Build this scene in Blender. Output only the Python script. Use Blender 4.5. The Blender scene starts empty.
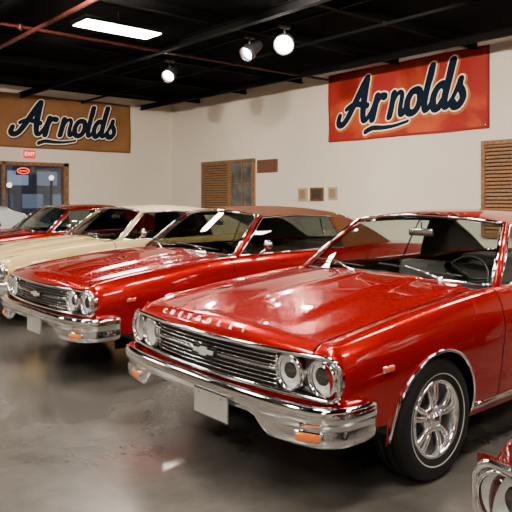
import bpy, bmesh, math, random
from mathutils import Vector, Matrix
random.seed(3)
COL = bpy.context.scene.collection
pi = math.pi

# ---------------------------------------------------------------- helpers
def ci(xs, ys, x):
    if x <= xs[0]: return ys[0]
    if x >= xs[-1]: return ys[-1]
    i = 0
    while x > xs[i+1]: i += 1
    def tan(k):
        if k == 0: return (ys[1]-ys[0])/(xs[1]-xs[0])
        if k == len(xs)-1: return (ys[-1]-ys[-2])/(xs[-1]-xs[-2])
        return (ys[k+1]-ys[k-1])/(xs[k+1]-xs[k-1])
    h = xs[i+1]-xs[i]; t = (x-xs[i])/h
    a, b = ys[i], ys[i+1]; m0, m1 = tan(i)*h, tan(i+1)*h
    return (2*t**3-3*t*t+1)*a+(t**3-2*t*t+t)*m0+(-2*t**3+3*t*t)*b+(t**3-t*t)*m1

def lerp(a, b, t): return a+(b-a)*t
def sstep(t):
    t = max(0., min(1., t)); return t*t*(3-2*t)

def mk(name, verts, faces, mats, parent=None, smooth=True, midx=None, loc=None, fixn=False):
    me = bpy.data.meshes.new(name)
    me.from_pydata([tuple(v) for v in verts], [], faces)
    if not isinstance(mats, (list, tuple)): mats = [mats]
    for m in mats: me.materials.append(m)
    if midx: me.polygons.foreach_set("material_index", midx)
    me.polygons.foreach_set("use_smooth", [smooth]*len(me.polygons))
    if fixn:
        bm = bmesh.new(); bm.from_mesh(me)
        bmesh.ops.recalc_face_normals(bm, faces=bm.faces); bm.to_mesh(me); bm.free()
    me.update()
    ob = bpy.data.objects.new(name, me)
    COL.objects.link(ob)
    if parent: ob.parent = parent
    if loc: ob.location = loc
    return ob

def grid(fn, nu, nv):
    V = [fn(i/nu, j/nv) for j in range(nv+1) for i in range(nu+1)]
    F = [(j*(nu+1)+i, j*(nu+1)+i+1, (j+1)*(nu+1)+i+1, (j+1)*(nu+1)+i) for j in range(nv) for i in range(nu)]
    return V, F

def rows_mesh(rows, closed=False):
    n = len(rows[0]); V = [p for r in rows for p in r]; F = []
    for j in range(len(rows)-1):
        for i in range(n-1 if not closed else n):
            k = (i+1) % n
            F.append((j*n+i, j*n+k, (j+1)*n+k, (j+1)*n+i))
    return V, F

class B:
    """mesh accumulator with material index"""
    def __init__(s): s.V = []; s.F = []; s.M = []
    def add(s, VF, m=0):
        V, F = VF; o = len(s.V)
        s.V += [tuple(v) for v in V]; s.F += [tuple(i+o for i in f) for f in F]; s.M += [m]*len(F)
        return s
    def mk(s, name, mats, **k): return mk(name, s.V, s.F, mats, midx=s.M, **k)

def tube(pts, r, n=8, closed=False, rz=None):
    pts = [Vector(p) for p in pts]; rows = []
    N = len(pts)
    for i, p in enumerate(pts):
        if closed: t = pts[(i+1) % N]-pts[i-1]
        else: t = pts[min(i+1, N-1)]-pts[max(i-1, 0)]
        t.normalize()
        up = Vector((0, 0, 1)) if abs(t.z) < .9 else Vector((0, 1, 0))
        a = t.cross(up).normalized(); b = a.cross(t).normalized()
        rr = r[i] if isinstance(r, (list, tuple)) else r
        rows.append([p+a*math.cos(2*pi*k/n)*rr+b*math.sin(2*pi*k/n)*(rr if rz is None else rz) for k in range(n)])
    if closed: rows.append(rows[0])
    V, F = rows_mesh(rows, True)
    if not closed:
        F.append(tuple(range(n-1, -1, -1))); F.append(tuple(range((N-1)*n, N*n)))
    return V, F

def lathe(prof, n=40, axis='x', sx=1, c=(0, 0, 0), a0=0):
    rows = []
    for k in range(n+1):
        a = 2*pi*k/n+a0; row = []
        for r, h in prof:
            u, v = r*math.cos(a), r*math.sin(a)
            if axis == 'x': p = (h*sx, u, v)
            elif axis == 'y': p = (u, h*sx, v)
            else: p = (u, v, h*sx)
            row.append((p[0]+c[0], p[1]+c[1], p[2]+c[2]))
        rows.append(row)
    return rows_mesh(rows)

def box(c, s, bev=0, rot=None, seg=2):
    bm = bmesh.new(); bmesh.ops.create_cube(bm, size=1)
    for v in bm.verts: v.co = Vector((v.co.x*s[0], v.co.y*s[1], v.co.z*s[2]))
    if bev: bmesh.ops.bevel(bm, geom=list(bm.edges), offset=bev, segments=seg, profile=.5, affect='EDGES')
    M = Matrix.Translation(c)
    if rot: M = M @ Matrix.Rotation(rot[1], 4, rot[0])
    bmesh.ops.transform(bm, matrix=M, verts=bm.verts)
    bm.verts.index_update()
    V = [v.co.copy() for v in bm.verts]; F = [tuple(v.index for v in f.verts) for f in bm.faces]
    bm.free(); return V, F

def catmull(pts, k=6):
    out = []; n = len(pts)
    for i in range(n-1):
        p0 = Vector(pts[max(i-1, 0)]); p1 = Vector(pts[i]); p2 = Vector(pts[i+1]); p3 = Vector(pts[min(i+2, n-1)])
        for j in range(k):
            t = j/k
            out.append(.5*((2*p1)+(-p0+p2)*t+(2*p0-5*p1+4*p2-p3)*t*t+(-p0+3*p1-3*p2+p3)*t**3))
    out.append(Vector(pts[-1])); return out

def empty(name, loc=(0, 0, 0), parent=None):
    e = bpy.data.objects.new(name, None); COL.objects.link(e); e.location = loc
    e.empty_display_size = .2
    if parent: e.parent = parent
    return e

# ---------------------------------------------------------------- materials
def mat(name, col, rough=.5, metal=0, coat=0, noise=0, nscale=8, emis=None, es=0, bump=0, bscale=60, spec=None, coatr=.03):
    m = bpy.data.materials.new(name); m.use_nodes = True
    nt = m.node_tree; p = nt.nodes['Principled BSDF']
    p.inputs['Base Color'].default_value = (*col, 1)
    p.inputs['Roughness'].default_value = rough
    p.inputs['Metallic'].default_value = metal
    p.inputs['Coat Weight'].default_value = coat
    p.inputs['Coat Roughness'].default_value = coatr
    if spec is not None: p.inputs['Specular IOR Level'].default_value = spec
    if emis:
        p.inputs['Emission Color'].default_value = (*emis, 1); p.inputs['Emission Strength'].default_value = es
    tc = nt.nodes.new('ShaderNodeTexCoord')
    if noise:
        n = nt.nodes.new('ShaderNodeTexNoise'); n.inputs['Scale'].default_value = nscale; n.inputs['Detail'].default_value = 5
        nt.links.new(tc.outputs['Object'], n.inputs['Vector'])
        r = nt.nodes.new('ShaderNodeValToRGB')
        r.color_ramp.elements[0].position = .3; r.color_ramp.elements[1].position = .7
        r.color_ramp.elements[0].color = (*[c*(1-noise) for c in col], 1)
        r.color_ramp.elements[1].color = (*[min(1, c*(1+noise)) for c in col], 1)
        nt.links.new(n.outputs['Fac'], r.inputs['Fac']); nt.links.new(r.outputs['Color'], p.inputs['Base Color'])
    if bump:
        n = nt.nodes.new('ShaderNodeTexNoise'); n.inputs['Scale'].default_value = bscale
        nt.links.new(tc.outputs['Object'], n.inputs['Vector'])
        b = nt.nodes.new('ShaderNodeBump'); b.inputs['Strength'].default_value = bump; b.inputs['Distance'].default_value = .01
        nt.links.new(n.outputs['Fac'], b.inputs['Height']); nt.links.new(b.outputs['Normal'], p.inputs['Normal'])
    return m

def glassmat(name, tint, base=.05, gl=.9):
    m = bpy.data.materials.new(name); m.use_nodes = True; nt = m.node_tree
    nt.nodes.remove(nt.nodes['Principled BSDF']); out = nt.nodes['Material Output']
    tr = nt.nodes.new('ShaderNodeBsdfTransparent'); tr.inputs[0].default_value = (*tint, 1)
    g = nt.nodes.new('ShaderNodeBsdfGlossy'); g.inputs['Roughness'].default_value = .02
    lw = nt.nodes.new('ShaderNodeLayerWeight'); lw.inputs['Blend'].default_value = .5
    pw = nt.nodes.new('ShaderNodeMath'); pw.operation = 'POWER'; pw.inputs[1].default_value = 4
    ma = nt.nodes.new('ShaderNodeMath'); ma.operation = 'MULTIPLY_ADD'; ma.inputs[1].default_value = gl-base; ma.inputs[2].default_value = base
    mx = nt.nodes.new('ShaderNodeMixShader')
    nt.links.new(lw.outputs['Facing'], pw.inputs[0]); nt.links.new(pw.outputs[0], ma.inputs[0])
    nt.links.new(ma.outputs[0], mx.inputs[0]); nt.links.new(tr.outputs[0], mx.inputs[1]); nt.links.new(g.outputs[0], mx.inputs[2])
    nt.links.new(mx.outputs[0], out.inputs['Surface'])
    return m

CHROME = mat('chrome', (.86, .86, .87), .08, 1)
CHROMED = mat('chrome_satin', (.72, .72, .73), .22, 1)
CHROMEW = mat('wheel_chrome', (.94, .94, .94), .16, .95)
SILVER = mat('bright_metal_lettering', (.74, .72, .70), .3, .4)
BLACK = mat('black_trim', (.006, .006, .006), .45)
RUBBER = mat('tire_rubber', (.006, .006, .006), .6, noise=.2, nscale=30, spec=.3)
WHITEW = mat('whitewall', (.50, .48, .44), .5)
GLASS = glassmat('car_glass', (.82, .88, .84), .08, .85)
GLASSD = glassmat('car_glass_shaded', (.44, .48, .46), .09, .85)  # cabin shade put into the tint so the farther cars read dark inside
LENSG = glassmat('headlight_glass', (.97, .98, .98), .10, .8)
REFL = mat('headlight_reflector', (.85, .85, .83), .4, .15, bump=.8, bscale=60)
AMBER = mat('amber_lens', (.75, .16, .02), .15, coat=1, emis=(1, .25, .03), es=.1)
REDL = mat('orange_red_lens', (.60, .06, .015), .2, coat=1, emis=(1, .08, .01), es=.06)
TAIL = mat('tail_lens', (.4, .01, .01), .15, coat=1)
PLATE = mat('plate_metal', (.50, .48, .44), .35, .3, noise=.1)
SEATM = mat('seat_vinyl', (.04, .034, .03), .45, bump=.2)
SEATT = mat('seat_vinyl_tan', (.14, .07, .04), .5, bump=.2)
DASH = mat('dashboard', (.02, .02, .021), .6, spec=.2)
CARPET = mat('carpet', (.03, .022, .019), .9, noise=.3)
LINERM = mat('headliner_cloth', (.08, .07, .06), .9, noise=.1)
BEZD = mat('bezel_dark', (.10, .10, .10), .25, .8)

# ---------------------------------------------------------------- car body functions
YW = (.85, 3.87); ZC = .340; RA = .385; ROCK = .26
def Wf(y): return ci([-.02, .15, .5, 1.2, 2.2, 3.0, 3.8, 4.6, 5.1], [.932, .952, .970, .976, .970, .966, .98, .95, .90], y)
def Bf(y): return ci([0, .3, .8, 1.5, 2.5, 3.2, 3.8, 4.5, 5.1], [.812, .858, .918, .972, .985, .995, 1.01, .985, .93], y)
def gf(t): return ci([0, .12, .3, .5, .64, .74, .86, .95, 1], [.920, .948, .970, .987, .999, 1.0, .986, .964, .942], t)
def bot(y):
    b = ROCK
    if y < .46: b = lerp(.43, .40, y/.46)
    for c in YW:
        if abs(y-c) <= RA: b = ZC+math.sqrt(max(0, RA*RA-(y-c)**2))
    return b
def Nf(x): return -.05+.10*(x/.93)**2
def Tf(x, y):
    w = .925*Wf(y); s = min(1, abs(x)/w)
    z = Bf(y)+.016+.044*(1-s*s)
    if y < 1.7:
        k = sstep((y+.02)/.5)
        hr = .52-.14*(y/1.5)
        z += .018*sstep((hr-abs(x))/.10+.5)*k
        z += .008*k*math.exp(-(x/.06)**2)
        z -= .012*sstep((.09-abs(abs(x)-.775))/.09)*sstep(y/.3)
        z += .006*sstep((.05-abs(abs(x)-.87))/.05)*sstep(y/.3)
    return z
ZN = .785; RN = .085
def lipk(dy):
    if dy >= RN: return 0
    u = 1-dy/RN
    return 1-math.sqrt(max(0, 1-u*u))
def lipD(x): return max(.02, Tf(x, .02)-ZN)
LIPY = [RN*(1-math.cos(pi/2*k/8)) for k in range(9)]
def sidex(y, z): return Wf(y)*gf((z-ROCK)/(Bf(y)-ROCK))

def cols(y0, y1):
    ys = set()
    n = max(2, int((y1-y0)/.06))
    for i in range(n+1): ys.add(round(lerp(y0, y1, i/n), 4))
    for c in YW:
        ys = {y for y in ys if abs(y-c) > RA+.01 or y in (y0, y1)}
        for i in range(37):
            y = c-RA*math.cos(pi*i/36)
            if y0 < y < y1: ys.add(y)
        for s in (-1, 1):
            y = c+s*(RA+.003)
            if y0 < y < y1: ys.add(y)
    return sorted(ys)

def side_sheet(sx, y0, y1, inner, front=False):
    cs = cols(y0, y1)
    if front: cs = sorted(set([y for y in cs if y > RN+.01]+LIPY))
    rows = []
    for y in cs:
        b = bot(y); Bz = Bf(y); W = Wf(y); row = []
        lip = lipk(y) if front else 0
        for r in range(19):
            z = b+(Bz-b)*r/18
            x = sidex(y, z)-.045*lip
            yy = y+(Nf(x)*(1-y/.4) if front and y < .4 else 0)
            row.append((x*sx, yy, z-lip*.036*sstep((r-9)/9)))
        xi = inner(y)
        for x, z in [(.937*W, Bz+.006), (.930*W, Bz+.012), (.92*W, Bz+.017), (lerp(.92*W, xi, .2), None), (lerp(.92*W, xi, .4), None), (lerp(.92*W, xi, .6), None), (lerp(.92*W, xi, .8), None), (xi, None), (xi-.004, -1)]:
            xo = x
            if z is None: z = Tf(x, y)
            if z == -1: z = Tf(xi, y)-.02
            yy = y+(Nf(x)*(1-y/.4) if front and y < .4 else 0)
            if x > .80: x -= .045*lip*sstep((x-.80)/.1)
            row.append((x*sx, yy, z-lip*lipD(xo)))
        rows.append(row)
    return rows_mesh(rows)

def surf_line(sx, ys, zf, off=.004):
    return [((sidex(y, zf(y))+off)*sx, y, zf(y)) for y in ys]

def bumper(path):
    P = catmull([(p[0], p[1], 0) for p in path], 6)
    full = [Vector((-p.x, p.y, 0)) for p in reversed(P[1:])]+P
    rows = []; N = len(full)
    for i, p in enumerate(full):
        t = (full[min(i+1, N-1)]-full[max(i-1, 0)]).normalized()
        n = Vector((t.y, -t.x, 0))
        e = min(i, N-1-i)
        k = 1 if e > 3 else [.35, .75, .92, 1][e]
        q = sstep((abs(p.x)-.48)/.12)
        zb = lerp(.468, .378, q); zt = .574
        sec = [(-.05, zt-.02), (-.02, zt-.003), (.0, zt), (.014, zt-.003), (.025, zt-.010), (.031, zt-.026), (.033, zt-.048), (.031, zt-.068), (.024, zt-.079),
               (.014, zt-.084), (.014, lerp(zt-.084, zb, .3)), (.017, lerp(zt-.084, zb, .6)), (.014, lerp(zt-.084, zb, .85)), (.004, zb), (-.01, zb-.004), (-.05, zb+.01)]
        zc = (zt+zb)/2
        rows.append([(p.x+n.x*o*k, p.y+n.y*o*k, zc+(z-zc)*(.75+.25*k)) for o, z in sec])
    V, F = rows_mesh(rows, True); m = len(rows[0])
    F.append(tuple(range(m))); F.append(tuple(range((N-1)*m, N*m)))
    return V, F
BPATH = [(0, -.105), (.3, -.103), (.6, -.09), (.78, -.064), (.89, -.025), (.948, .045), (.966, .13), (.966, .29)]

def text_mesh(txt, size, ext, off=.012):
    cu = bpy.data.curves.new('t', 'FONT'); cu.body = txt; cu.size = size; cu.extrude = ext; cu.align_x = 'CENTER'; cu.align_y = 'CENTER'
    cu.space_character = 1.0; cu.offset = size*off
    ob = bpy.data.objects.new('t', cu); COL.objects.link(ob)
    bpy.context.view_layer.update()
    me = bpy.data.meshes.new_from_object(ob.evaluated_get(bpy.context.evaluated_depsgraph_get()))
    V = [v.co.copy() for v in me.vertices]; F = [tuple(p.vertices) for p in me.polygons]
    bpy.data.objects.remove(ob); bpy.data.curves.remove(cu); bpy.data.meshes.remove(me)
    return V, F

def spoke(a, r0, r1, w0, w1, sx):
    ca, sa = math.cos(a), math.sin(a)
    def P(r, w, h): return (h*sx, r*ca-w*sa, r*sa+w*ca)
    rows = []
    for i in range(7):
        t = i/6; r = lerp(r0, r1, t); w = lerp(w0, w1, t); h = lerp(.074, .070, t)+.012*math.sin(pi*t)
        rows.append([P(r, -w, h-.04), P(r, -w, h-.008), P(r, -w*.6, h), P(r, w*.6, h), P(r, w, h-.008), P(r, w, h-.04)])
    return rows_mesh(rows, True)

def make_wheel(parent, sx, x, y):
    w = B()
    w.add(lathe([(.158, -.04), (.176, -.02), (.184, .02), (.189, .07), (.194, .092), (.201, .104), (.210, .105), (.217, .096), (.219, .07)], 64, sx=sx), 0)
    w.add(lathe([(0, -.015), (.1, -.015), (.18, -.02)], 32, sx=sx), 1)
    for i in range(5):
        a = 2*pi*i/5+.3
        for d in (-.19, .19): w.add(spoke(a+d, .05, .192, .011, .018, sx), 0)
        w.add(spoke(a, .05, .11, .016, .016, sx), 0)
        w.add(lathe([(0, .094), (.006, .094), (.008, .089), (.008, .06)], 8, sx=sx, c=(0, .058*math.cos(a), .058*math.sin(a))), 0)
    w.add(lathe([(.074, .03), (.078, .068), (.072, .078), (.04, .080)], 32, sx=sx), 0)
    wo = w.mk('wheel', [CHROMEW, BLACK], parent=parent, loc=(x*sx, y, ZC))
    wo['label'] = 'chrome five-spoke road wheel with polished lip'
    h = B(); h.add(lathe([(0, .114), (.02, .112), (.034, .104), (.04, .09), (.042, .066)], 28, sx=sx))
    h.mk('hubcap', [CHROME], parent=wo)
    t = B(); f = ZC/.335
    prof = [(.206, .085), (.218, .098), (.238, .108), (.275, .114), (.305, .107), (.322, .094), (.331, .08), (.335, .06), (.335, .034), (.328, .032), (.328, .026), (.335, .024), (.335, -.024), (.328, -.026), (.328, -.032), (.335, -.034), (.335, -.06), (.331, -.08), (.305, -.106), (.24, -.107), (.206, -.085), (.198, 0), (.206, .085)]
    t.add(lathe([(r*f, a) for r, a in prof], 72, sx=sx), 0)
    t.add(lathe([(.2485, .1108), (.2515, .1118), (.2545, .1124)], 72, sx=sx), 1)
    t.mk('tire', [RUBBER, WHITEW], parent=wo)

def headlight(parent, x, z=.690):
    y = Nf(x)+.006
    o = B()
    o.add(lathe([(.075, .012), (.077, -.004), (.081, -.018), (.087, -.022), (.092, -.012), (.095, .0), (.096, .05)], 44, 'y'), 0)
    o.add(lathe([(.076, .004), (.060, .016), (.038, .024), (.014, .028), (0, .029)], 36, 'y'), 1)
    ob = o.mk('headlight', [CHROME, REFL], parent=parent, loc=(x, y, z))
    ob['label'] = 'round headlight in a chrome ring'
    l = B(); l.add(lathe([(0, -.026), (.025, -.024), (.05, -.017), (.066, -.007), (.077, .003)], 36, 'y'))
    l.mk('headlight_lens', [LENSG], parent=ob)

def make_car(loc, label, paint, roofm, seatm, plate=True, glass=None, letters=True, trim=CHROME, rotz=0):
    glass = glass or GLASS
    car = empty('car', loc); car.rotation_euler[2] = rotz
    car['label'] = label; car['category'] = 'car'; car['group'] = 'row of parked classic coupes'
    for sx in (1, -1):
        V, F = side_sheet(sx, 0.0, 1.515, lambda y: .797, True)
        mk('fender', V, F, paint, car)
        V, F = side_sheet(sx, 1.525, 2.985, lambda y: .845)
        door = mk('door', V, F, paint, car)
        V, F = side_sheet(sx, 2.995, 5.03, lambda y: lerp(.845, .745, sstep((y-3.1)/1.1)))
        mk('quarter_panel', V, F, paint, car)
        hb = B(); x0 = sidex(2.75, .80)*sx
        hb.add(box((x0+.02*sx, 2.76, .80), (.018, .16, .022), .006)); hb.add(box((x0+.01*sx, 2.70, .80), (.03, .02, .02), .005)); hb.add(box((x0+.01*sx, 2.82, .80), (.03, .02, .02), .005))
        o = hb.mk('door_handle', [CHROME], parent=door); o['label'] = 'chrome door handle'
        tb = B()
        for c in YW:
            pts = []
            for i in range(33):
                a = lerp(-.12, pi+.12, i/32); y = c-(RA-.002)*math.cos(a); z = ZC+(RA-.002)*math.sin(a)
                pts.append(((sidex(y, z)+.003)*sx, y, z))
            tb.add(tube(pts, .010, 8))
        ys = [lerp(YW[0]+RA+.01, YW[1]-RA-.01, i/20) for i in range(21)]
        tb.add(tube(surf_line(sx, ys, lambda y: .325, .004), .012, 8, rz=.02))
        o = tb.mk('side_trim', [trim], parent=car); o['label'] = 'chrome wheel arch and rocker moulding'
        mb = B(); xm = sidex(.39, .70)*sx
        mb.add(box((xm-.001*sx, .39, .70), (.016, .088, .034), .005), 0); mb.add(box((xm+.006*sx, .39, .70), (.014, .078, .025), .004), 1)
        o = mb.mk('side_marker_light', [CHROME, REDL], parent=car); o['label'] = 'small orange-red marker light in chrome frame'
        for y in YW: make_wheel(car, sx, .842, y)
        wb = B()
        for c in YW:
            rows = []
            for i in range(19):
                a = pi*i/18; rr = RA+.02
                rows.append([(.58*sx, c-rr*math.cos(a), ZC+rr*math.sin(a)), (.93*sx, c-rr*math.cos(a), ZC+rr*math.sin(a))])
            wb.add(rows_mesh(rows))
            wb.add(([(.58*sx, c-.41, .2), (.58*sx, c+.41, .2), (.58*sx, c+.41, .76), (.58*sx, c-.41, .76)], [(0, 1, 2, 3)]))
        for ya, yb in ((1.27, 3.45),):
            wb.add(([(.90*sx, ya, .27), (.90*sx, yb, .27), (.90*sx, yb, .95), (.90*sx, ya, .95)], [(0, 1, 2, 3)]))
            wb.add(([(.90*sx, ya, .27), (.90*sx, yb, .27), (.5*sx, yb, .25), (.5*sx, ya, .25)], [(0, 1, 2, 3)]))
        wb.mk('wheel_well', [BLACK], parent=car, smooth=False)
        for x in (.655, .850): headlight(car, x*sx)
        fb = B()
        fb.add(grid(lambda u, v: (lerp(.545, .925, u)*sx, Nf(lerp(.545, .925, u))+.030, lerp(.592, .785, v)), 10, 4), 0)
        o = fb.mk('headlight_bezel', [BEZD], parent=car); o['label'] = 'dark recessed panel around the twin headlights'
        sb = B()
        if sx == 1: xs, ys_, an = .845, -.054, .42
        else: xs, ys_, an = .67, -.094, .16
        sb.add(box((xs*sx, ys_, .430), (.15, .03, .060), .012, ('Z', an*sx)), 0); sb.add(box(((xs+.003)*sx, ys_-.009, .430), (.125, .03, .042), .01, ('Z', an*sx)), 1)
        o = sb.mk('turn_signal', [CHROME, AMBER], parent=car); o['label'] = 'amber front turn signal lamp'
        sb = B(); sb.add(box((.62*sx, 5.055, .72), (.40, .04, .12), .015), 0); sb.add(box((.62*sx, 5.07, .72), (.36, .04, .085), .012), 1)
        sb.mk('taillight', [CHROME, TAIL], parent=car)
        ab = B()
        ab.add(tube([(.848*sx, 1.62, .99), (.775*sx, 1.83, 1.17), (.672*sx, 2.08, 1.378)], [.032, .026, .026], 10))
        ab.mk('windshield_pillar', [paint], parent=car)
        cb = B()
        cb.add(tube([(.842*sx, 1.595, 1.005), (.768*sx, 1.80, 1.18), (.664*sx, 2.055, 1.388)], .012, 8))
        cb.add(tube([(.862*sx, 1.66, 1.0), (.79*sx, 1.87, 1.17), (.688*sx, 2.11, 1.365), (.69*sx, 2.6, 1.385), (.688*sx, 3.05, 1.37), (.67*sx, 3.35, 1.34)], .009, 8))
        cb.add(tube([(.852*sx, 1.62, Bf(1.62)+.022), (.85*sx, 2.4, Bf(2.4)+.022), (.85*sx, 3.22, Bf(3.2)+.022)], .009, 8))
        cb.add(tube([(.842*sx, 2.93, 1.0), (.765*sx, 2.96, 1.2), (.682*sx, 2.98, 1.37)], .008, 8))
        o = cb.mk('window_trim', [trim], parent=car); o['label'] = 'chrome window and drip rail trim'
        def sw(u, v, a, b, c, d):
            bt = Vector(a).lerp(Vector(b), u); tp = Vector(d).lerp(Vector(c), u)
            p = bt.lerp(tp, v); p.x += .018*math.sin(pi*v); return (p.x*sx, p.y, p.z)
        V, F = grid(lambda u, v: sw(u, v, (.843, 1.66, .99), (.843, 2.93, 1.0), (.68, 2.98, 1.375), (.675, 2.12, 1.37)), 12, 8)
        mk('side_window', V, F, glass, car)
        V, F = grid(lambda u, v: sw(u, v, (.843, 2.93, 1.0), (.843, 3.24, 1.0), (.672, 3.16, 1.365), (.68, 2.98, 1.375)), 4, 8)
        mk('rear_side_window', V, F, glass, car)
        def cp(u, v, off=0):
            a = Vector((.85, 3.22, 1.0)); b = Vector((.74, 4.24, 1.015)); c = Vector((.63, 3.45, 1.365)); d = Vector((.675, 3.14, 1.368))
            bt = a.lerp(b, u)+Vector((.02, 0, 0))*math.sin(pi*u); tp = d.lerp(c, u)
            p = bt.lerp(tp, v); p.x += .02*math.sin(pi*v)-off; p.z += .015*math.sin(pi*v)*u
            return (p.x*sx, p.y, p.z)
        cpb = B(); cpb.add(grid(cp, 12, 10), 0); cpb.add(grid(lambda u, v: cp(u, v, .02), 12, 10), 1)
        cpb.mk('rear_pillar', [roofm, LINERM], parent=car)
    # hood
    rows = []
    hx = [lerp(-.788, .788, i/96) for i in range(97)]
    rows.append([(x, Nf(x)+.006, ZN-.01) for x in hx])
    for dy in LIPY: rows.append([(x, Nf(x)+dy, Tf(x, max(.02, dy))-lipk(dy)*lipD(x)) for x in hx])
    for j in range(1, 31):
        r = []
        for x in hx:
            yc = 1.335+.15*(x/.8)**2; y = lerp(Nf(x)+RN, yc, j/30); r.append((x, y, Tf(x, max(.02, y))))
        rows.append(r)
    rows.append([(p[0], p[1]+.004, p[2]-.02) for p in rows[-1]])
    V, F = rows_mesh(rows); hood = mk('hood', V, F, paint, car)
    if letters:
        word = "CHEVROLET"
        for i, ch in enumerate(word):
            x = lerp(-.48, .32, i/(len(word)-1)); TV, TF = text_mesh(ch, .045, .004, .02)
            dy = .024
            M = Matrix.Translation((x, Nf(x)+dy-.008, Tf(x, .02)-lipk(dy)*lipD(x)+.010)) @ Matrix.Rotation(math.radians(50), 4, 'X')
            o = mk('hood_letter', [M @ v for v in TV], TF, SILVER, hood, smooth=False); o['label'] = 'small chrome capital letter'
    tb = B(); loop = []
    def arc(cx, cz, a0, r=.065):
        for k in range(7):
            a = math.radians(a0+k*15); x = cx+r*math.cos(a); loop.append((x, Nf(x)-.004, cz+r*math.sin(a)))
    z0, z1 = .584, .789; X = .948
    arc(X-.065, z1-.065, 0)
    for k in range(1, 24):
        x = lerp(X-.065, -X+.065, k/24); loop.append((x, Nf(x)-.004, z1))
    arc(-X+.065, z1-.065, 90); arc(-X+.065, z0+.065, 180)
    for k in range(1, 24):
        x = lerp(-X+.065, X-.065, k/24); loop.append((x, Nf(x)-.004, z0))
    arc(X-.065, z0+.065, 270)
    tb.add(tube(loop, .013, 10, closed=True))
    o = tb.mk('front_trim', [trim], parent=car); o['label'] = 'chrome surround of the grille and headlights'
    cf = B()
    def fill(u, v):
        x = lerp(-.935, .935, u); return (x, Nf(x)+.010, lerp(.45, .59, v))
    cf.add(grid(fill, 24, 4))
    for sx in (1, -1):
        for (zc, a0) in ((z1-.065, 0), (z0+.065, 270)):
            rim = []; outr = []
            for k in range(7):
                a = math.radians(a0+k*15); ca, sa = math.cos(a), math.sin(a)
                x = X-.065+.065*ca; rim.append((x*sx, Nf(x)+.004, zc+.065*sa))
                x2 = X-.065+.10*max(abs(ca), 0)*1.0; z2 = zc+.10*sa
                outr.append((min(x2, .955)*sx, Nf(x)+.016, max(.565, min(.80, z2))))
            cf.add(rows_mesh([rim, outr]))
    cf.mk('front_valance', [paint], parent=car)
    # grille
    g = B()
    g.add(grid(lambda u, v: (lerp(-.56, .56, u), Nf(lerp(-.56, .56, u))+.075, lerp(.583, .79, v)), 16, 1), 1)
    gx = [lerp(-.560, .560, i/24) for i in range(25)]
    for k in range(8):
        z = lerp(.609, .768, k/7)
        g.add(tube([(x, Nf(x)+.022, z) for x in gx], .010, 6, rz=.0032), 2)
    g.add(tube([(x, Nf(x)+.010, .690) for x in gx], .012, 6, rz=.006), 0)
    for sx in (1, -1): g.add(tube([(.557*sx, Nf(.558)+.020, z0+.004), (.557*sx, Nf(.558)+.016, .69), (.557*sx, Nf(.558)+.020, z1-.004)], .006, 8), 0)
    gr = g.mk('grille', [CHROME, BLACK, CHROMED], parent=car); gr['label'] = 'black grille with fine horizontal chrome bars'
    e = B(); y = Nf(0)-.012
    out = [(-.092, -.011), (-.03, -.011), (-.033, -.024), (.028, -.024), (.031, -.011), (.090, -.011), (.098, .011), (.036, .011), (.039, .024), (-.022, .024), (-.025, .011), (-.084, .011)]
    def ext(o, y0, y1, s, b=0):
        n = len(o); P = [(p[0]*s+math.copysign(b, p[0]), p[1]*s+math.copysign(b, p[1])) for p in o]
        V = [(p[0], y0, .690+p[1]) for p in P]+[(p[0], y1, .690+p[1]) for p in P]
        return V, [tuple(range(n)), tuple(range(2*n-1, n-1, -1))]+[(i, (i+1) % n, n+(i+1) % n, n+i) for i in range(n)]
    e.add(ext(out, y+.002, y+.024, 1, .014), 1); e.add(ext(out, y-.004, y+.005, 1.0), 0)
    eo = e.mk('grille_emblem', [SILVER, BLACK], parent=gr, smooth=False); eo['label'] = 'chrome cross-shaped badge with dark edge'
    # bumpers
    V, F = bumper(BPATH)
    bump = mk('front_bumper', V, F, CHROME, car, fixn=True); bump['label'] = 'polished chrome wraparound bumper'
    V, F = bumper([(0, -.10), (.3, -.098), (.6, -.085), (.78, -.06), (.90, -.02), (.955, .05), (.965, .13), (.965, .3)])
    V = [(v[0], 5.08-v[1], v[2]) for v in V]
    mk('rear_bumper', V, F, CHROME, car, fixn=True)
    if plate:
        pb = B(); pc = .19; pz = .447
        pb.add(box((pc, -.145, pz), (.30, .008, .138), .003), 0)
        fr = [(pc+sx*.15, -.149, pz+sz*.069) for sx, sz in ((-1, -1), (1, -1), (1, 1), (-1, 1))]
        pb.add(tube(fr, .004, 6, closed=True), 1)
        for sx in (-1, 1): pb.add(lathe([(0, -.006), (.006, -.005), (.006, 0)], 10, 'y', c=(pc+sx*.1, -.149, pz+.05)), 1)
        o = pb.mk('license_plate', [PLATE, CHROME], parent=bump, smooth=False); o['label'] = 'blank pale license plate'
    # cowl with louvres
    def cwp(x, v):
        ya = 1.30+.15*(x/.8)**2; yb = 1.66-.17*(1-(x/.85)**2)
        y = lerp(ya, yb+.08, v); return (x, y, Tf(x, y)-.014-.01*v)
    cwb = B(); cwb.add(grid(lambda u, v: cwp(lerp(-.845, .845, u), v), 24, 5), 0)
    for k in range(4):
        for xa, xb in ((-.66, -.06), (.06, .66)):
            cwb.add(tube([Vector(cwp(lerp(xa, xb, i/8), .20+.115*k))+Vector((0, 0, .004)) for i in range(9)], .007, 6, rz=.004), 1)
    o = cwb.mk('cowl', [BLACK, paint], parent=car); o['label'] = 'dark louvred cowl vent panel'
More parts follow.
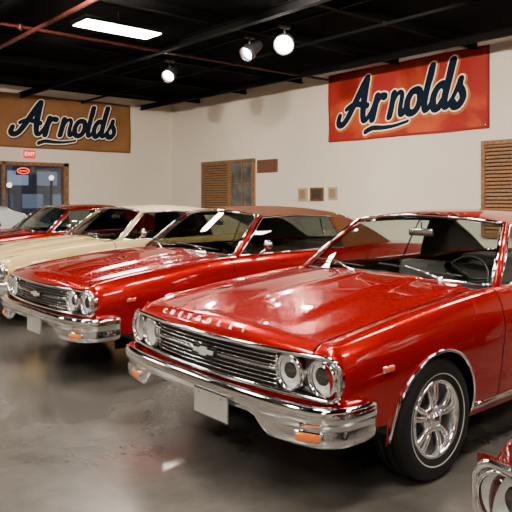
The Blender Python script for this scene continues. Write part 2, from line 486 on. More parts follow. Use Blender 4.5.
    # windshield
    def ws(u, v):
        s = 2*u-1
        p0 = Vector((.845*s, 1.62-.17*(1-s*s), 1.0+.022*(1-s*s))); p1 = Vector((.665*s, 2.08-.10*(1-s*s), 1.378+.052*(1-s*s)))
        p = p0.lerp(p1, v); p.y -= .02*math.sin(pi*v); p.z += .012*math.sin(pi*v); return p
    V, F = grid(ws, 40, 20); wso = mk('windshield', V, F, glass, car)
    t = B(); t.add(tube([ws(i/24, 0) for i in range(25)], .010, 8)); t.add(tube([ws(i/24, 1)+Vector((0, -.004, .004)) for i in range(25)], .013, 8))
    t.mk('windshield_trim', [trim], parent=wso)
    for x0, x1 in ((-.72, -.10), (.02, .66)):
        pts = []
        for i in range(9):
            s = lerp(x0, x1, i/8); p = ws((s/.845+1)/2, .06+.07*(1-i/8)); pts.append(p+Vector((0, -.016, .014)))
        wb = B(); wb.add(tube(pts, .006, 6), 0)
        p = pts[3]; q = ws((x1/.845+1)/2*.93, 0)+Vector((0, -.06, .012)); wb.add(tube([p+Vector((0, -.008, .008)), p.lerp(q, .5)+Vector((0, -.01, .016)), q], .006, 6), 1)
        wb.add(lathe([(0, .02), (.014, .018), (.018, -.02)], 12, 'z', c=q), 1)
        o = wb.mk('wiper', [BLACK, CHROMED], parent=car); o['label'] = 'chrome wiper arm with black blade'
    rm = B(); rm.add(box((0, 2.03, 1.30), (.22, .025, .06), .012)); rm.add(tube([(0, 2.04, 1.32), (0, 2.03, 1.41)], .006, 6))
    rm.mk('rear_view_mirror', [CHROMED], parent=car)
    # roof
    def rf(u, v, dz=0, k=1):
        s = 2*u-1; yf = 2.08-.10*(1-s*s); yr = 3.46+.04*(1-s*s); y = lerp(yf, yr, v)
        hw = lerp(.69, .635, sstep((v-.7)/.3)) if v > .05 else lerp(.668, .69, v/.05)
        zr = ci([0, .4, .75, 1], [1.378, 1.388, 1.375, 1.355], v); c = ci([0, .15, .5, .8, 1], [.052, .078, .094, .086, .07], v)
        return (hw*s*k, y, zr+c*(1-abs(s)**2.8)-dz)
    rb = B(); rb.add(grid(rf, 32, 24), 0); mk('roof', rb.V, rb.F, roofm, car)
    V, F = grid(lambda u, v: rf(u, lerp(.02, .98, v), .022, .97), 20, 12); mk('headliner', V, F, LINERM, car)
    def rg(u, v):
        s = 2*u-1; p1 = Vector((.633*s, 3.45+.04*(1-s*s), 1.357+.065*(1-s*s))); p0 = Vector((.742*s, 4.24+.05*(1-s*s), 1.012+.03*(1-s*s)))
        p = p0.lerp(p1, v); p.z += .025*math.sin(pi*v); return p
    V, F = grid(rg, 20, 12); rgo = mk('rear_window', V, F, glass, car)
    t = B(); t.add(tube([rg(i/20, 0) for i in range(21)]+[rg(1, i/12) for i in range(1, 13)]+[rg(1-i/20, 1) for i in range(1, 21)]+[rg(0, 1-i/12) for i in range(1, 12)], .011, 8, closed=True))
    t.mk('rear_window_trim', [trim], parent=rgo)
    # trunk
    rows = []
    xs = [lerp(-.742, .742, i/30) for i in range(31)]
    for j in range(17):
        y = lerp(4.24, 5.0, j/16); rows.append([(x, y, Tf(x, y)) for x in xs])
    for dy, dz in ((.025, -.004), (.045, -.016), (.055, -.04), (.056, -.10)): rows.append([(x, 5.0+dy, Tf(x, 5.0)+dz) for x in xs])
    V, F = rows_mesh(rows); mk('trunk_lid', V, F, paint, car)
    V, F = grid(lambda u, v: (lerp(-.9, .9, u)*lerp(.97, 1, v), 5.035, lerp(.30, .93, v)), 12, 8)
    mk('rear_panel', V, F, paint, car)
    ub = B(); ub.add(box((0, 2.7, .29), (1.15, 4.2, .12), .02)); ub.add(box((0, .85, .56), (1.1, 1.0, .36), .02)); ub.add(box((0, 4.45, .6), (1.1, .8, .4), .02))
    ub.mk('underbody', [BLACK], parent=car, smooth=False)
    # interior
    ib = B(); ib.add(([(-.89, 1.5, .36), (.89, 1.5, .36), (.89, 4.2, .36), (-.89, 4.2, .36)], [(0, 1, 2, 3)]))
    ib.add(([(-.58, 4.15, .36), (.58, 4.15, .36), (.72, 4.2, 1.0), (-.72, 4.2, 1.0), (-.72, 3.75, 1.0), (.72, 3.75, 1.0)], [(0, 1, 2, 3), (3, 2, 5, 4)]))
    ib.mk('cabin_floor', [CARPET], parent=car, smooth=False)
    db = B()
    def dsh(u, v):
        x = lerp(-.86, .86, u); a = v*pi*.55
        return (x, 1.62+.22*math.sin(a)+.04, .76+.22*math.cos(a)-.02*(x/.86)**2)
    db.add(grid(dsh, 16, 10)); db.add(box((.37, 1.84, .945), (.42, .1, .07), .025))
    db.add(([(-.88, 1.5, .4), (.88, 1.5, .4), (.88, 1.66, .98), (-.88, 1.66, .98)], [(0, 1, 2, 3)]))
    db.mk('dashboard', [DASH], parent=car)
    for yy, w in ((2.35, 1.34), (3.3, 1.28)):
        sb = B(); sb.add(box((0, yy, .52), (w, .52, .18), .06, seg=3)); sb.add(box((0, yy+.30, .76), (w, .17, .52), .07, ('X', -.18), seg=3))
        for i in (-1, 0, 1): sb.add(tube([(i*.33, yy+.17, .6), (i*.33, yy+.26, .98)], .008, 6))
        sb.mk('bench_seat', [seatm], parent=car)
    swb = B(); R = .185
    M = Matrix.Translation((.37, 2.05, .965)) @ Matrix.Rotation(math.radians(62), 4, 'X')
    TV, TF = tube([(R*math.cos(2*pi*i/32), R*math.sin(2*pi*i/32), 0) for i in range(32)], .010, 8, closed=True)
    swb.add(([M @ Vector(v) for v in TV], TF), 0)
    for a in (.1, pi-.1, -pi/2):
        TV, TF = tube([(0, 0, .0), (R*math.cos(a), R*math.sin(a), 0)], .009, 6); swb.add(([M @ Vector(v) for v in TV], TF), 1)
    TV, TF = lathe([(0, -.01), (.035, -.005), (.045, .02), (.03, .25)], 16, 'z'); swb.add(([M @ Vector(v) for v in TV], TF), 0)
    swb.mk('steering_wheel', [BLACK, BEZD], parent=car)
    mb = B(); mx, my, mz = .985, 1.92, 1.10
    mb.add(tube([(.90, 1.86, .985), (.94, 1.88, 1.02), (mx, my, mz-.03)], .009, 8))
    mb.add(lathe([(0, -.04), (.03, -.036), (.05, -.02), (.056, .0), (.054, .012), (.0, .014)], 28, 'y', c=(mx+.01, my, mz)))
    o = mb.mk('side_mirror', [CHROME], parent=car); o['label'] = 'round chrome door mirror'
    return car

def paint(name, col, rough=.27, metal=.55): return mat(name, col, rough, metal, 1, noise=.015, nscale=1.5, coatr=.008, spec=.03)
RED = paint('red_paint', (.38, .0004, .0003))
RED2 = paint('red_paint_second', (.34, .0004, .0003))
RED3 = paint('dark_red_paint', (.22, .002, .002))
CREAM = paint('cream_paint', (.68, .50, .22), metal=0)
CREAMR = paint('ivory_roof', (.74, .62, .42), metal=0)
PALE = paint('pale_grey_paint', (.5, .52, .52), metal=0)
VINYL = mat('brown_vinyl_roof', (.15, .052, .022), .7, bump=.4, bscale=120, spec=.1)
DARKR = paint('maroon_paint', (.10, .001, .001))

make_car((-3.02, 2.24, 0), 'glossy bright red hardtop coupe with chrome grille and spoked wheels', RED, RED, SEATM)
make_car((-5.87, 2.40, 0), 'glossy red coupe with a brown vinyl roof', RED2, VINYL, SEATT, glass=GLASSD, letters=False)
make_car((-8.78, 2.70, 0.0), 'cream classic coupe with an ivory roof', CREAM, CREAMR, SEATM, plate=False, glass=GLASSD, letters=False)
make_car((-11.6, 2.90, 0), 'dark red coupe parked beyond the cream car', RED3, RED3, SEATM, plate=False, glass=GLASSD, letters=False)
make_car((-14.3, 1.45, 0), 'pale grey coupe parked by the far wall', PALE, PALE, SEATM, plate=False, glass=GLASSD, letters=False)
make_car((-.095, 1.70, 0), 'maroon coupe corner with chrome bumper and headlight', DARKR, DARKR, SEATM, letters=False)

# ---------------------------------------------------------------- room
H = 4.36; XL = -16.0; YB = 10.44; XR = 5.0; YF = -6.0
WALL = mat('wall_paint', (.74, .67, .575), .75, noise=.03, nscale=1.2, bump=.1, bscale=200)
CEIL = mat('ceiling_black', (.002, .002, .0024), .95, noise=.3, nscale=3, spec=.05)
STEEL = mat('dark_steel', (.003, .003, .0033), .8, noise=.2, spec=.1)
PIPE = mat('oxide_red_pipe', (.05, .009, .006), .5, noise=.2, spec=.2)
WOOD = mat('stained_wood', (.15, .065, .028), .45, noise=.35, nscale=14)
WOODD = mat('wood_slat', (.26, .14, .07), .5, noise=.3, nscale=20)

def floor_mat():
    m = bpy.data.materials.new('polished_concrete'); m.use_nodes = True; nt = m.node_tree; p = nt.nodes['Principled BSDF']
    tc = nt.nodes.new('ShaderNodeTexCoord')
    n1 = nt.nodes.new('ShaderNodeTexNoise'); n1.inputs['Scale'].default_value = 1.0; n1.inputs['Detail'].default_value = 8; n1.inputs['Roughness'].default_value = .6; n1.inputs['Distortion'].default_value = .5
    n2 = nt.nodes.new('ShaderNodeTexNoise'); n2.inputs['Scale'].default_value = 9; n2.inputs['Detail'].default_value = 6
    for n in (n1, n2): nt.links.new(tc.outputs['Object'], n.inputs['Vector'])
    r = nt.nodes.new('ShaderNodeValToRGB'); e = r.color_ramp.elements
    e[0].position = .3; e[0].color = (.072, .066, .060, 1); e[1].position = .72; e[1].color = (.165, .152, .137, 1)
    nt.links.new(n1.outputs['Fac'], r.inputs['Fac'])
    mx = nt.nodes.new('ShaderNodeMix'); mx.data_type = 'RGBA'; mx.blend_type = 'MULTIPLY'; mx.inputs['Factor'].default_value = .4
    nt.links.new(r.outputs['Color'], mx.inputs[6]); nt.links.new(n2.outputs['Fac'], mx.inputs[7])
    nt.links.new(mx.outputs[2], p.inputs['Base Color'])
    rr = nt.nodes.new('ShaderNodeMapRange'); rr.inputs['From Min'].default_value = .3; rr.inputs['From Max'].default_value = .7; rr.inputs['To Min'].default_value = .17; rr.inputs['To Max'].default_value = .24
    nt.links.new(n1.outputs['Fac'], rr.inputs['Value']); nt.links.new(rr.outputs[0], p.inputs['Roughness'])
    p.inputs['Specular IOR Level'].default_value = .75
    return m

def struct(name, VF, m, smooth=False, label=None):
    o = mk(name, VF[0], VF[1], m, smooth=smooth); o['kind'] = 'structure'
    if label: o['label'] = label
    return o
def bx(x0, x1, y0, y1, z0, z1): return box(((x0+x1)/2, (y0+y1)/2, (z0+z1)/2), (x1-x0, y1-y0, z1-z0))
struct('floor', bx(XL-.2, XR+.2, YF-.2, YB+.2, -.1, 0), floor_mat(), label='polished mottled grey-brown concrete floor')
struct('ceiling', bx(XL-.2, XR+.2, YF-.2, YB+.2, H, H+.1), CEIL, label='black painted open ceiling')
struct('wall_right', bx(XL-.2, XR+.2, YB, YB+.2, 0, H), WALL, label='warm off-white painted wall')
wl = B(); wy0, wy1, wz0, wz1 = 3.6, 7.25, .85, 2.5
wl.add(bx(XL-.2, XL, YF-.2, wy0, 0, H)); wl.add(bx(XL-.2, XL, wy1, YB, 0, H)); wl.add(bx(XL-.2, XL, wy0, wy1, wz1, H)); wl.add(bx(XL-.2, XL, wy0, wy1, 0, wz0))
struct('wall_left', (wl.V, wl.F), WALL, label='warm off-white painted wall with a window')
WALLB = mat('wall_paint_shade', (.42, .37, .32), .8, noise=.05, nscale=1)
struct('wall_front', bx(XL-.2, XR+.2, YF-.2, YF, 0, H), WALLB)
struct('wall_near', bx(XR, XR+.2, YF, YB, 0, H), WALLB)
BASE = mat('baseboard_dark', (.03, .025, .02), .5)
struct('baseboard_right', bx(XL, XR, YB-.02, YB-.001, .002, .12), BASE)
struct('baseboard_left', bx(XL+.001, XL+.02, YF, YB-.02, .002, .12), BASE)
w = B(); fx0, fx1 = XL-.12, XL+.05
for y0, y1, z0, z1 in ((wy0, wy1, wz1-.09, wz1), (wy0, wy1, wz0, wz0+.09), (wy0, wy0+.09, wz0, wz1), (wy1-.13, wy1, wz0, wz1), (5.55, 5.62, wz0, wz1)):
    w.add(bx(fx0, fx1, y0+.002, y1-.002, z0+.002, z1-.002))
WOODL = mat('window_frame_wood', (.22, .11, .05), .45, noise=.35, nscale=14)
wo = struct('window_1', (w.V, w.F), WOODL, label='wood framed street window at night')
pn = mk('window_pane', *bx(XL-.06, XL-.05, wy0+.05, wy1-.05, wz0+.05, wz1-.05), glassmat('night_pane', (.7, .76, .82), .06), parent=wo, smooth=False); pn['kind'] = 'structure'
def bldg():
    m = bpy.data.materials.new('night_facade'); m.use_nodes = True; nt = m.node_tree; p = nt.nodes['Principled BSDF']
    tc = nt.nodes.new('ShaderNodeTexCoord'); br = nt.nodes.new('ShaderNodeTexBrick'); br.inputs['Scale'].default_value = 1
    br.inputs['Brick Width'].default_value = 1.3; br.inputs['Row Height'].default_value = 1.0; br.inputs['Mortar Size'].default_value = .2
    br.inputs['Color1'].default_value = (.55, .65, .80, 1); br.inputs['Color2'].default_value = (.08, .11, .18, 1); br.inputs['Mortar'].default_value = (.03, .04, .065, 1)
    sx = nt.nodes.new('ShaderNodeSeparateXYZ'); cb = nt.nodes.new('ShaderNodeCombineXYZ')
    nt.links.new(tc.outputs['Object'], sx.inputs[0]); nt.links.new(sx.outputs[1], cb.inputs[0]); nt.links.new(sx.outputs[2], cb.inputs[1])
    nt.links.new(cb.outputs[0], br.inputs['Vector']); nt.links.new(br.outputs['Color'], p.inputs['Emission Color'])
    p.inputs['Emission Strength'].default_value = .8; p.inputs['Base Color'].default_value = (.03, .03, .04, 1)
    return m
o = mk('building', *bx(-30, -28, -2, 18, 0, 8), bldg(), smooth=False); o['label'] = 'dim night building facade across the street'; o['category'] = 'building'
o = mk('street_ground', *bx(-32, XL-.3, -6, 20, -.1, 0), mat('asphalt', (.03, .03, .035), .6, noise=.2), smooth=False); o['kind'] = 'structure'
LAMPW = mat('lamp_glow', (1, .9, .7), .5, emis=(1, .85, .6), es=5)
for (yy, zz) in ((8.6, 2.0), (10.2, 2.3)):
    lb = B(); lb.add(tube([(-24, yy, 0), (-24, yy, zz)], .05, 8), 0); lb.add(lathe([(0, .10), (.07, .07), (.10, 0), (.07, -.07), (0, -.10)], 16, 'z', c=(-24, yy, zz+.1)), 1)
    o = lb.mk('street_lamp', [STEEL, LAMPW]); o['label'] = 'glowing globe street lamp outside the window'; o['category'] = 'street lamp'; o['group'] = 'street lamps outside'
def shutter(name, x0, x1, z0, z1, glass=None, n=24):
    w = B(); y0 = YB-.07
    f = .07
    def fr(a, b): 
        w.add(bx(a, b, y0, YB-.001, z1-f, z1), 0); w.add(bx(a, b, y0, YB-.001, z0, z0+f), 0); w.add(bx(a, a+f, y0, YB-.001, z0+f, z1-f), 0); w.add(bx(b-f, b, y0, YB-.001, z0+f, z1-f), 0)
    fr(x0, x1)
    for i in range(n):
        z = lerp(z0+f+.03, z1-f-.03, i/(n-1)); w.add(box(((x0+x1)/2, YB-.04, z), (x1-x0-2*f, .012, .05), 0, ('X', -.6)), 1)
    w.add(bx(x0+f, x1-f, YB-.012, YB-.002, z0+f, z1-f), 2)
    if glass:
        fr(x1, glass); w.add(bx(x1+f, glass-f, YB-.03, YB-.02, z0+f, z1-f), 3)
        w.add(bx((x1+glass)/2-.015, (x1+glass)/2+.015, YB-.05, YB-.02, z0+f, z1-f), 0)
        w.add(bx(x1+f, glass-f, YB-.05, YB-.02, 1.95, 1.98), 0)
    o = w.mk(name, [WOODL, WOODD, BLACK, mat('dark_pane', (.09, .095, .09), .08, noise=.7, nscale=3)], smooth=False)
    o['kind'] = 'structure'; o['label'] = 'wooden louvred shutter in a stained frame'
shutter('window_2', -14.45, -13.22, .9, 2.58, glass=-12.24)
shutter('window_3', -6.09, -4.6, .9, 2.58)
def px(px_): 
    k = (px_-256)/650; d = YB/(.649+.76*k); return -.76*d+.649*k*d, d
def wallbox(name, p0, p1, y0, y1, m1, m2, label, cat, grp=None, inner=.7):
    xa, d = px(p0); xb, d2 = px(p1); dm = (d+d2)/2
    z1 = 1.55+(200-y0)*dm/650; z0 = 1.55+(200-y1)*dm/650
    w = B(); w.add(box(((xa+xb)/2, YB-.02, (z0+z1)/2), (xb-xa, .036, z1-z0), .006), 0)
    w.add(box(((xa+xb)/2, YB-.036, (z0+z1)/2), ((xb-xa)*inner, .012, (z1-z0)*inner), .002), 1)
    o = w.mk(name, [m1, m2], smooth=False); o['label'] = label; o['category'] = cat
    if grp: o['group'] = grp
PL = mat('plaque_cream', (.45, .36, .24), .5); PL2 = mat('plaque_dark', (.05, .035, .025), .4, noise=.5, nscale=40); PL3 = mat('plaque_tan', (.3, .2, .11), .5, noise=.5, nscale=40)
SGN = mat('sign_face', (.14, .06, .035), .5, noise=.5, nscale=30)
wallbox('wall_plaque', 299, 308, 188, 201, PL, PL3, 'small cream framed plaque on the wall', 'plaque', 'small plaques on the wall')
wallbox('wall_plaque', 311, 324, 187.5, 201, WOOD, PL2, 'small dark framed plaque on the wall', 'plaque', 'small plaques on the wall')
wallbox('wall_plaque', 329, 338, 187, 200, PL, PL3, 'small cream framed plaque on the wall', 'plaque', 'small plaques on the wall')
wallbox('wall_sign', 258, 278, 159.5, 172.5, WOOD, SGN, 'small brown wooden sign board on the wall', 'sign', inner=.85)

eb = B(); ey, ez = 6.22, 2.69
eb.add(box((XL+.027, ey, ez), (.05, .30, .20), .008), 0)
TV, TF = text_mesh('EXIT', .125, .003)
M = Matrix.Translation((XL+.054, ey, ez)) @ Matrix(((0, 0, 1, 0), (1, 0, 0, 0), (0, 1, 0, 0), (0, 0, 0, 1)))
eb.add(([M @ v for v in TV], TF), 1)
o = eb.mk('exit_sign', [mat('exit_face', (.6, .03, .02), .4, emis=(1, .04, .02), es=.7), mat('exit_white', (.9, .8, .75), .4, emis=(1, .85, .75), es=1.2)], smooth=False)
o['label'] = 'lit red exit sign above the window'; o['category'] = 'exit sign'
nb = B(); ny, nz = 6.05, 2.27
nb.add(tube([(XL+.075, ny+.15*math.cos(2*pi*i/24), nz+.07*math.sin(2*pi*i/24)) for i in range(24)], .010, 6, closed=True), 0)
nb.add(tube([(XL+.075, ny-.09, nz), (XL+.075, ny+.09, nz)], .010, 6), 0)
nb.add(bx(XL+.055, XL+.065, ny-.18, ny+.18, nz-.10, nz+.10), 1)
for s in (-.15, .15): nb.add(tube([(XL+.06, ny+s, nz+.08), (XL+.06, ny+s, 2.45)], .004, 5), 1)
o = nb.mk('neon_sign', [mat('neon_red', (1, .05, .03), .4, emis=(1, .03, .02), es=4), BLACK]); o['label'] = 'small glowing red neon sign in the window'; o['category'] = 'neon sign'

# ---------------------------------------------------------------- banners
ST = [
 ([(-.42, .42), (-.45, .12), (-.2, -.02), (.12, .22), (.5, .95), (.85, 1.7), (1.02, 2.0)], .10, .14),
 ([(1.0, 1.95), (1.02, 1.4), (1.08, .6), (1.2, .12), (1.40, .05), (1.58, .32)], .16, .07),
 ([(.0, .72), (.35, .88), (.8, .85), (1.3, .72)], .06, .09),
 ([(1.58, .32), (1.74, .7), (1.84, 1.10)], .05, .10),
 ([(1.84, 1.08), (1.80, .5), (1.78, .02)], .12, .12),
 ([(1.82, .5), (1.94, .88), (2.08, 1.04), (2.28, 1.0)], .05, .12),
 ([(2.82, 1.04), (2.80, .5), (2.77, .02)], .12, .12),
 ([(2.8, .40), (2.96, .86), (3.16, 1.04), (3.34, .90), (3.34, .35), (3.41, .06), (3.54, .06), (3.68, .3)], .05, .09),
 ([(4.13, 1.0), (3.86, .92), (3.70, .55), (3.78, .12), (4.03, .0), (4.28, .15), (4.38, .55), (4.28, .9), (4.10, 1.0)], .11, .11),
 ([(4.38, .3), (4.58, .5), (4.76, 1.3), (4.77, 1.75), (4.70, 1.92)], .04, .08),
 ([(4.73, 1.88), (4.68, 1.2), (4.66, .4), (4.74, .06), (4.90, .08), (5.04, .3)], .12, .07),
 ([(5.62, .9), (5.40, 1.02), (5.18, .85), (5.08, .45), (5.20, .06), (5.40, .03), (5.60, .35)], .11, .10),
 ([(5.76, 1.92), (5.70, 1.2), (5.66, .4), (5.74, .06), (5.90, .08), (6.05, .3)], .13, .07),
 ([(6.05, .3), (6.2, .7), (6.32, 1.1)], .05, .08),
 ([(6.32, 1.08), (6.32, .8), (6.5, .55), (6.58, .28), (6.45, .02), (6.22, .0), (6.1, .14)], .10, .12),
 ([(3.9, -.34), (3.2, -.46), (2.5, -.46), (1.9, -.40), (1.5, -.52)], .01, .07),
]
def lettering(add, off=(0, 0)):
    V = []; F = []
    def disc(c, r):
        o = len(V); n = 14
        for k in range(n): V.append((c.x+r*math.cos(2*pi*k/n), c.y+r*math.sin(2*pi*k/n)))
        F.append(tuple(range(o, o+n)))
    for pts, r0, r1 in ST:
        P = catmull([(p[0]+off[0], p[1]+off[1], 0) for p in pts], 8); n = len(P)
        for i, p in enumerate(P):
            r = lerp(r0, r1, sstep(i/(n-1)))+add; disc(p, r)
            if i < n-1:
                q = P[i+1]; r2 = lerp(r0, r1, sstep((i+1)/(n-1)))+add; t = (q-p)
                if t.length < 1e-6: continue
                t.normalize(); nn = Vector((-t.y, t.x, 0)); o = len(V)
                for a in (p+nn*r, p-nn*r, q-nn*r2, q+nn*r2): V.append((a.x, a.y))
                F.append((o, o+1, o+2, o+3))
    return V, F
NAVY = mat('lettering_navy', (.006, .012, .028), .6, spec=.1); CRE = mat('lettering_cream', (.95, .86, .66), .6, emis=(1, .85, .6), es=.06); ORG = mat('lettering_orange', (.50, .12, .015), .6); DBR = mat('lettering_shadow', (.05, .025, .012), .6)
def banner(origin, U, Nn, w, h, cloth, label, sc, tilt, shift=(0, 0), outc=CRE, outadd=.2, ph=0):
    o = Vector(origin); U = Vector(U); Nn = Vector(Nn); Z = Vector((0, 0, 1))
    def P(u, z, d):
        r = .007*math.sin(u*4.3+z*1.5+ph)+.005*math.sin(u*9.1-z*3.2+1+ph)+.004*math.sin(z*7+u*2.2)
        e = abs(u)/(w/2); r += .010*e*e*math.sin(z*6+ph)
        return o+U*u+Z*(z-.012*math.cos(u*2*pi/w*2)*(z/h))+Nn*(d+.018+r)
    b = B()
    b.add(grid(lambda a, c: P((a-.5)*w, (c-.5)*h, .012), 90, 30), 0)
    b.add(([o+U*(a*w/2)+Z*(c*h/2)+Nn*.0005 for a, c in ((-1, -1), (1, -1), (1, 1), (-1, 1))], [(0, 1, 2, 3)]), 0)
    for sx in (-1, 1): b.add(grid(lambda a, c: P(sx*(w/2-.02)+(a-.5)*.04, (c-.5)*h, .016), 1, 30), 1)
    for sz in (-1, 1): b.add(grid(lambda a, c: P((a-.5)*w, sz*(h/2-.02)+(c-.5)*.04, .016), 90, 1), 1)
    bo = b.mk('banner', cloth); bo['label'] = label; bo['category'] = 'banner'
    l = B(); ct, st_ = math.cos(tilt), math.sin(tilt)
    for k, (add, off, mi) in enumerate(((outadd, (.06, -.06), 2), (.130, (.0, -.0), 0), (.065, (0, 0), 1))):
        V, F = lettering(add, off); VV = []
        for x, y in V:
            x = x-3.05+(y-.9)*.26; y = y-.82; x, y = x*sc, y*sc
            x, y = x*ct-y*st_, x*st_+y*ct
            VV.append(P(x+shift[0], y+shift[1], .020+.004*k))
        l.add((VV, F), mi)
    lo = l.mk('lettering', [CRE, NAVY, outc], parent=bo, smooth=False); lo['label'] = 'navy script lettering with cream outline'
    for sx in (-1, 1):
        for sz in (-1, 1): 
            c = P(sx*(w/2-.06), sz*(h/2-.06), .016); mk('grommet', *box(c, (.03, .03, .03), .01), CHROMED, bo)
def red_cloth():
    m = mat('banner_red_cloth', (.34, .010, .007), .7)
    nt = m.node_tree; p = nt.nodes['Principled BSDF']; tc = nt.nodes.new('ShaderNodeTexCoord')
    n = nt.nodes.new('ShaderNodeTexNoise'); n.inputs['Scale'].default_value = .9; n.inputs['Detail'].default_value = 4; n.inputs['Distortion'].default_value = .8
    nt.links.new(tc.outputs['Object'], n.inputs['Vector'])
    r = nt.nodes.new('ShaderNodeValToRGB'); e = r.color_ramp.elements
    e[0].position = .46; e[0].color = (.33, .010, .007, 1); e[1].position = .66; e[1].color = (.52, .075, .012, 1)
    nt.links.new(n.outputs['Fac'], r.inputs['Fac']); nt.links.new(r.outputs['Color'], p.inputs['Base Color'])
    return m
CLR = red_cloth(); CLRH = mat('banner_red_hem', (.26, .01, .007), .7)
CLB = mat('banner_brown_cloth', (.24, .105, .035), .7, noise=.2, nscale=1.5); CLBH = mat('banner_brown_hem', (.16, .07, .026), .7)
banner((-7.86, YB, 3.53), (1, 0, 0), (0, -1, 0), 3.8, 1.46, [CLR, CLRH], 'red cloth banner with navy script lettering', .425, .04, (-.04, .03), ORG, .19)
banner((XL, 7.2, 3.51), (0, 1, 0), (1, 0, 0), 3.72, 1.33, [CLB, CLBH], 'brown cloth banner with navy script lettering', .395, .03, (0, .03), DBR, .165, ph=2)

# ---------------------------------------------------------------- ceiling things
def beam(x0, x1, y0, y1, z, h=.18):
    b = B()
    alongx = (x1-x0) > (y1-y0)
    if alongx:
        y = (y0+y1)/2; b.add(bx(x0, x1, y-.05, y+.05, z, z+.015)); b.add(bx(x0, x1, y-.008, y+.008, z, z+h)); b.add(bx(x0, x1, y-.05, y+.05, z+h-.015, z+h))
    else:
        x = (x0+x1)/2; b.add(bx(x-.05, x+.05, y0, y1, z, z+.015)); b.add(bx(x-.008, x+.008, y0, y1, z, z+h)); b.add(bx(x-.05, x+.05, y0, y1, z+h-.015, z+h))
    o = b.mk('ceiling_beam', [STEEL], smooth=False); o['label'] = 'black steel ceiling joist'; o['category'] = 'beam'; o['group'] = 'steel joists under the ceiling'
for x in (-14.6, -12.6, -10.6, -7.9, -6.2, -4.0): beam(x, x, YF+.01, YB-.01, H-.15, .14)
for y in (2.9, 6.0, 9.4): beam(XL+.01, XR-.01, y, y, H-.29, .13)
def pipe(pts, r, m, label):
    b = B(); b.add(tube(pts, r, 10)); 
    for p in pts: b.add(lathe([(r*1.4, -.04), (r*1.4, .04)], 10, 'z', c=p))
    o = b.mk('ceiling_pipe', [m]); o['label'] = label; o['category'] = 'pipe'
pipe([(-15.9, 3.7, 4.03), (-6, 3.7, 4.03), (2, 3.7, 4.03)], .032, PIPE, 'oxide red sprinkler pipe below the ceiling')
pipe([(-9.6, -4, 4.12), (-9.6, 3.6, 4.12), (-9.6, 10.3, 4.12)], .026, PIPE, 'oxide red sprinkler pipe below the ceiling')
pipe([(-15.9, 7.6, 4.12), (-6, 7.6, 4.12), (2, 7.6, 4.12)], .025, STEEL, 'black conduit below the ceiling')
PAN = mat('fluorescent_diffuser', (1, .95, .88), .5, emis=(1, .90, .77), es=100)
def panel(loc, L=1.22, Wd=.44):
    b = B(); b.add(box((0, 0, .03), (Wd+.06, L+.06, .06), .004)); b.add(tube([(0, 0, .05), (0, 0, H-loc[2])], .01, 6))
    o = b.mk('ceiling_light', [STEEL], smooth=False, loc=loc)
    d = mk('light_diffuser', *box((0, 0, -.006), (Wd, L, .01)), PAN, parent=o, smooth=False)
    o['label'] = 'rectangular fluorescent ceiling light'; o['category'] = 'ceiling light'; o['group'] = 'fluorescent ceiling lights'
    return o, d
PO, PD = panel((-8.72, 4.74, 4.10))
for l in [(-2.9, 2.2), (-6.0, 2.0), (-8.3, .4), (-2.4, 7.3), (-1.0, 5.0), (-.6, .8), (-4.4, -1.2), (-11.6, -1.2), (2.2, 4.5), (1.5, -2.5)]:  # unseen extra panels, added above the view for ambient light
    o = PO.copy(); o.location = (l[0], l[1], 4.10); COL.objects.link(o)
    d = PD.copy(); d.parent = o; COL.objects.link(d)
TRZ = 4.24
tr = B(); tr.add(bx(-12.5, -5.5, 6.77, 6.83, TRZ-.02, TRZ+.015))
for x in (-12, -9.4, -5.9): tr.add(tube([(x, 6.8, TRZ), (x, 6.8, H)], .01, 6))
o = tr.mk('light_track', [STEEL], smooth=False); o['label'] = 'black lighting rail below the ceiling'; o['category'] = 'light track'
BULB = mat('spot_bulb', (1, .95, .85), .5, emis=(1, .92, .78), es=170)
SHADE = mat('lamp_housing', (.10, .10, .105), .35, .6)
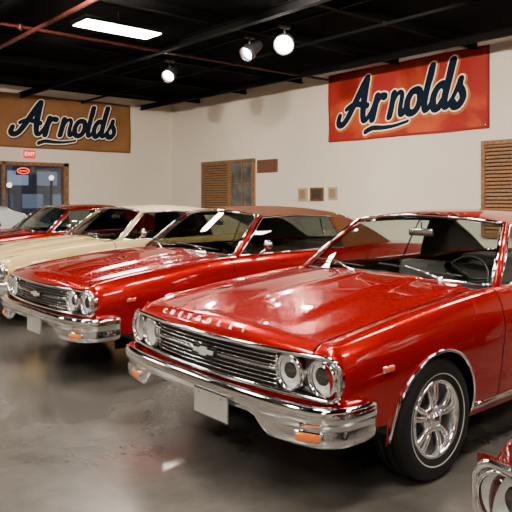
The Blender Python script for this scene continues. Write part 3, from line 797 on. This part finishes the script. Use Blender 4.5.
def track_light(loc, target, energy=260, rad=.12, size=1.15, top=TRZ-.02):
    loc = Vector(loc); o = empty('track_light', loc)
    d = (Vector(target)-loc).normalized(); q = d.to_track_quat('-Z', 'Y').to_matrix().to_4x4()
    st = B(); st.add(tube([(0, 0, .05), (0, 0, top-loc.z)], .02, 8)); st.add(box((0, 0, top-loc.z-.02), (.06, .2, .04), .004))
    st.mk('lamp_stem', [SHADE], parent=o)
    h = B(); TV, TF = lathe([(0, .26), (.07, .26), (.085, .23), (.09, .08), (rad, .0), (rad, -.11), (rad-.010, -.11), (rad-.02, -.02), (rad*.66, .02)], 28, 'z')
    h.add(([q @ Vector(v) for v in TV], TF)); h.mk('lamp_shade', [SHADE], parent=o)
    l = B(); TV, TF = lathe([(0, -.05), (rad*.5, -.04), (rad*.72, -.0)], 24, 'z'); l.add(([q @ Vector(v) for v in TV], TF)); l.mk('lamp_bulb', [BULB], parent=o)
    ld = bpy.data.lights.new('spot', 'SPOT'); ld.energy = energy; ld.spot_size = size; ld.spot_blend = .6; ld.shadow_soft_size = .06; ld.color = (1, .88, .72)
    lo = bpy.data.objects.new('spot_beam', ld); COL.objects.link(lo); lo.parent = o
    lo.matrix_local = Matrix.Translation(d*.13) @ q
    o['label'] = 'black track spotlight with glowing lamp'; o['category'] = 'spotlight'; o['group'] = 'spotlights on the ceiling rail'
    return o
track_light((-7.29, 6.8, 3.95), (-3.6, 2.2, 1.0), 90, rad=.16)
track_light((-8.12, 6.8, 3.97), (-8.0, 2.6, .9), 90, rad=.13)
track_light((-10.5, 6.8, 3.95), (-8.2, 3.0, .6), 90, rad=.13)
for l, t in (((-5.2, 5.0, 4.0), (-7.6, 10.44, 3.0)), ((-7.0, 3.0, 4.0), (-12.5, 10.4, 2.6)), ((-8.2, 2.0, 4.0), (-16, 7.2, 2.9))):  # unseen wall washers added to brighten walls and banners, not on the rail
    track_light((l[0], l[1], 3.98), t, 1150, size=1.5, top=H-.01)

# ---------------------------------------------------------------- camera / world
cam = bpy.data.cameras.new('camera'); co = bpy.data.objects.new('camera', cam); COL.objects.link(co)
co.location = (0, 0, 1.55); co.rotation_euler = (pi/2, 0, math.atan2(.76, .649))
cam.sensor_width = 36; cam.lens = 650/512*36; cam.shift_y = -56/512; cam.clip_start = .05
bpy.context.scene.camera = co
wd = bpy.data.worlds.new('night'); wd.use_nodes = True; bpy.context.scene.world = wd
wd.node_tree.nodes['Background'].inputs[0].default_value = (.01, .015, .03, 1)
wd.node_tree.nodes['Background'].inputs[1].default_value = 1
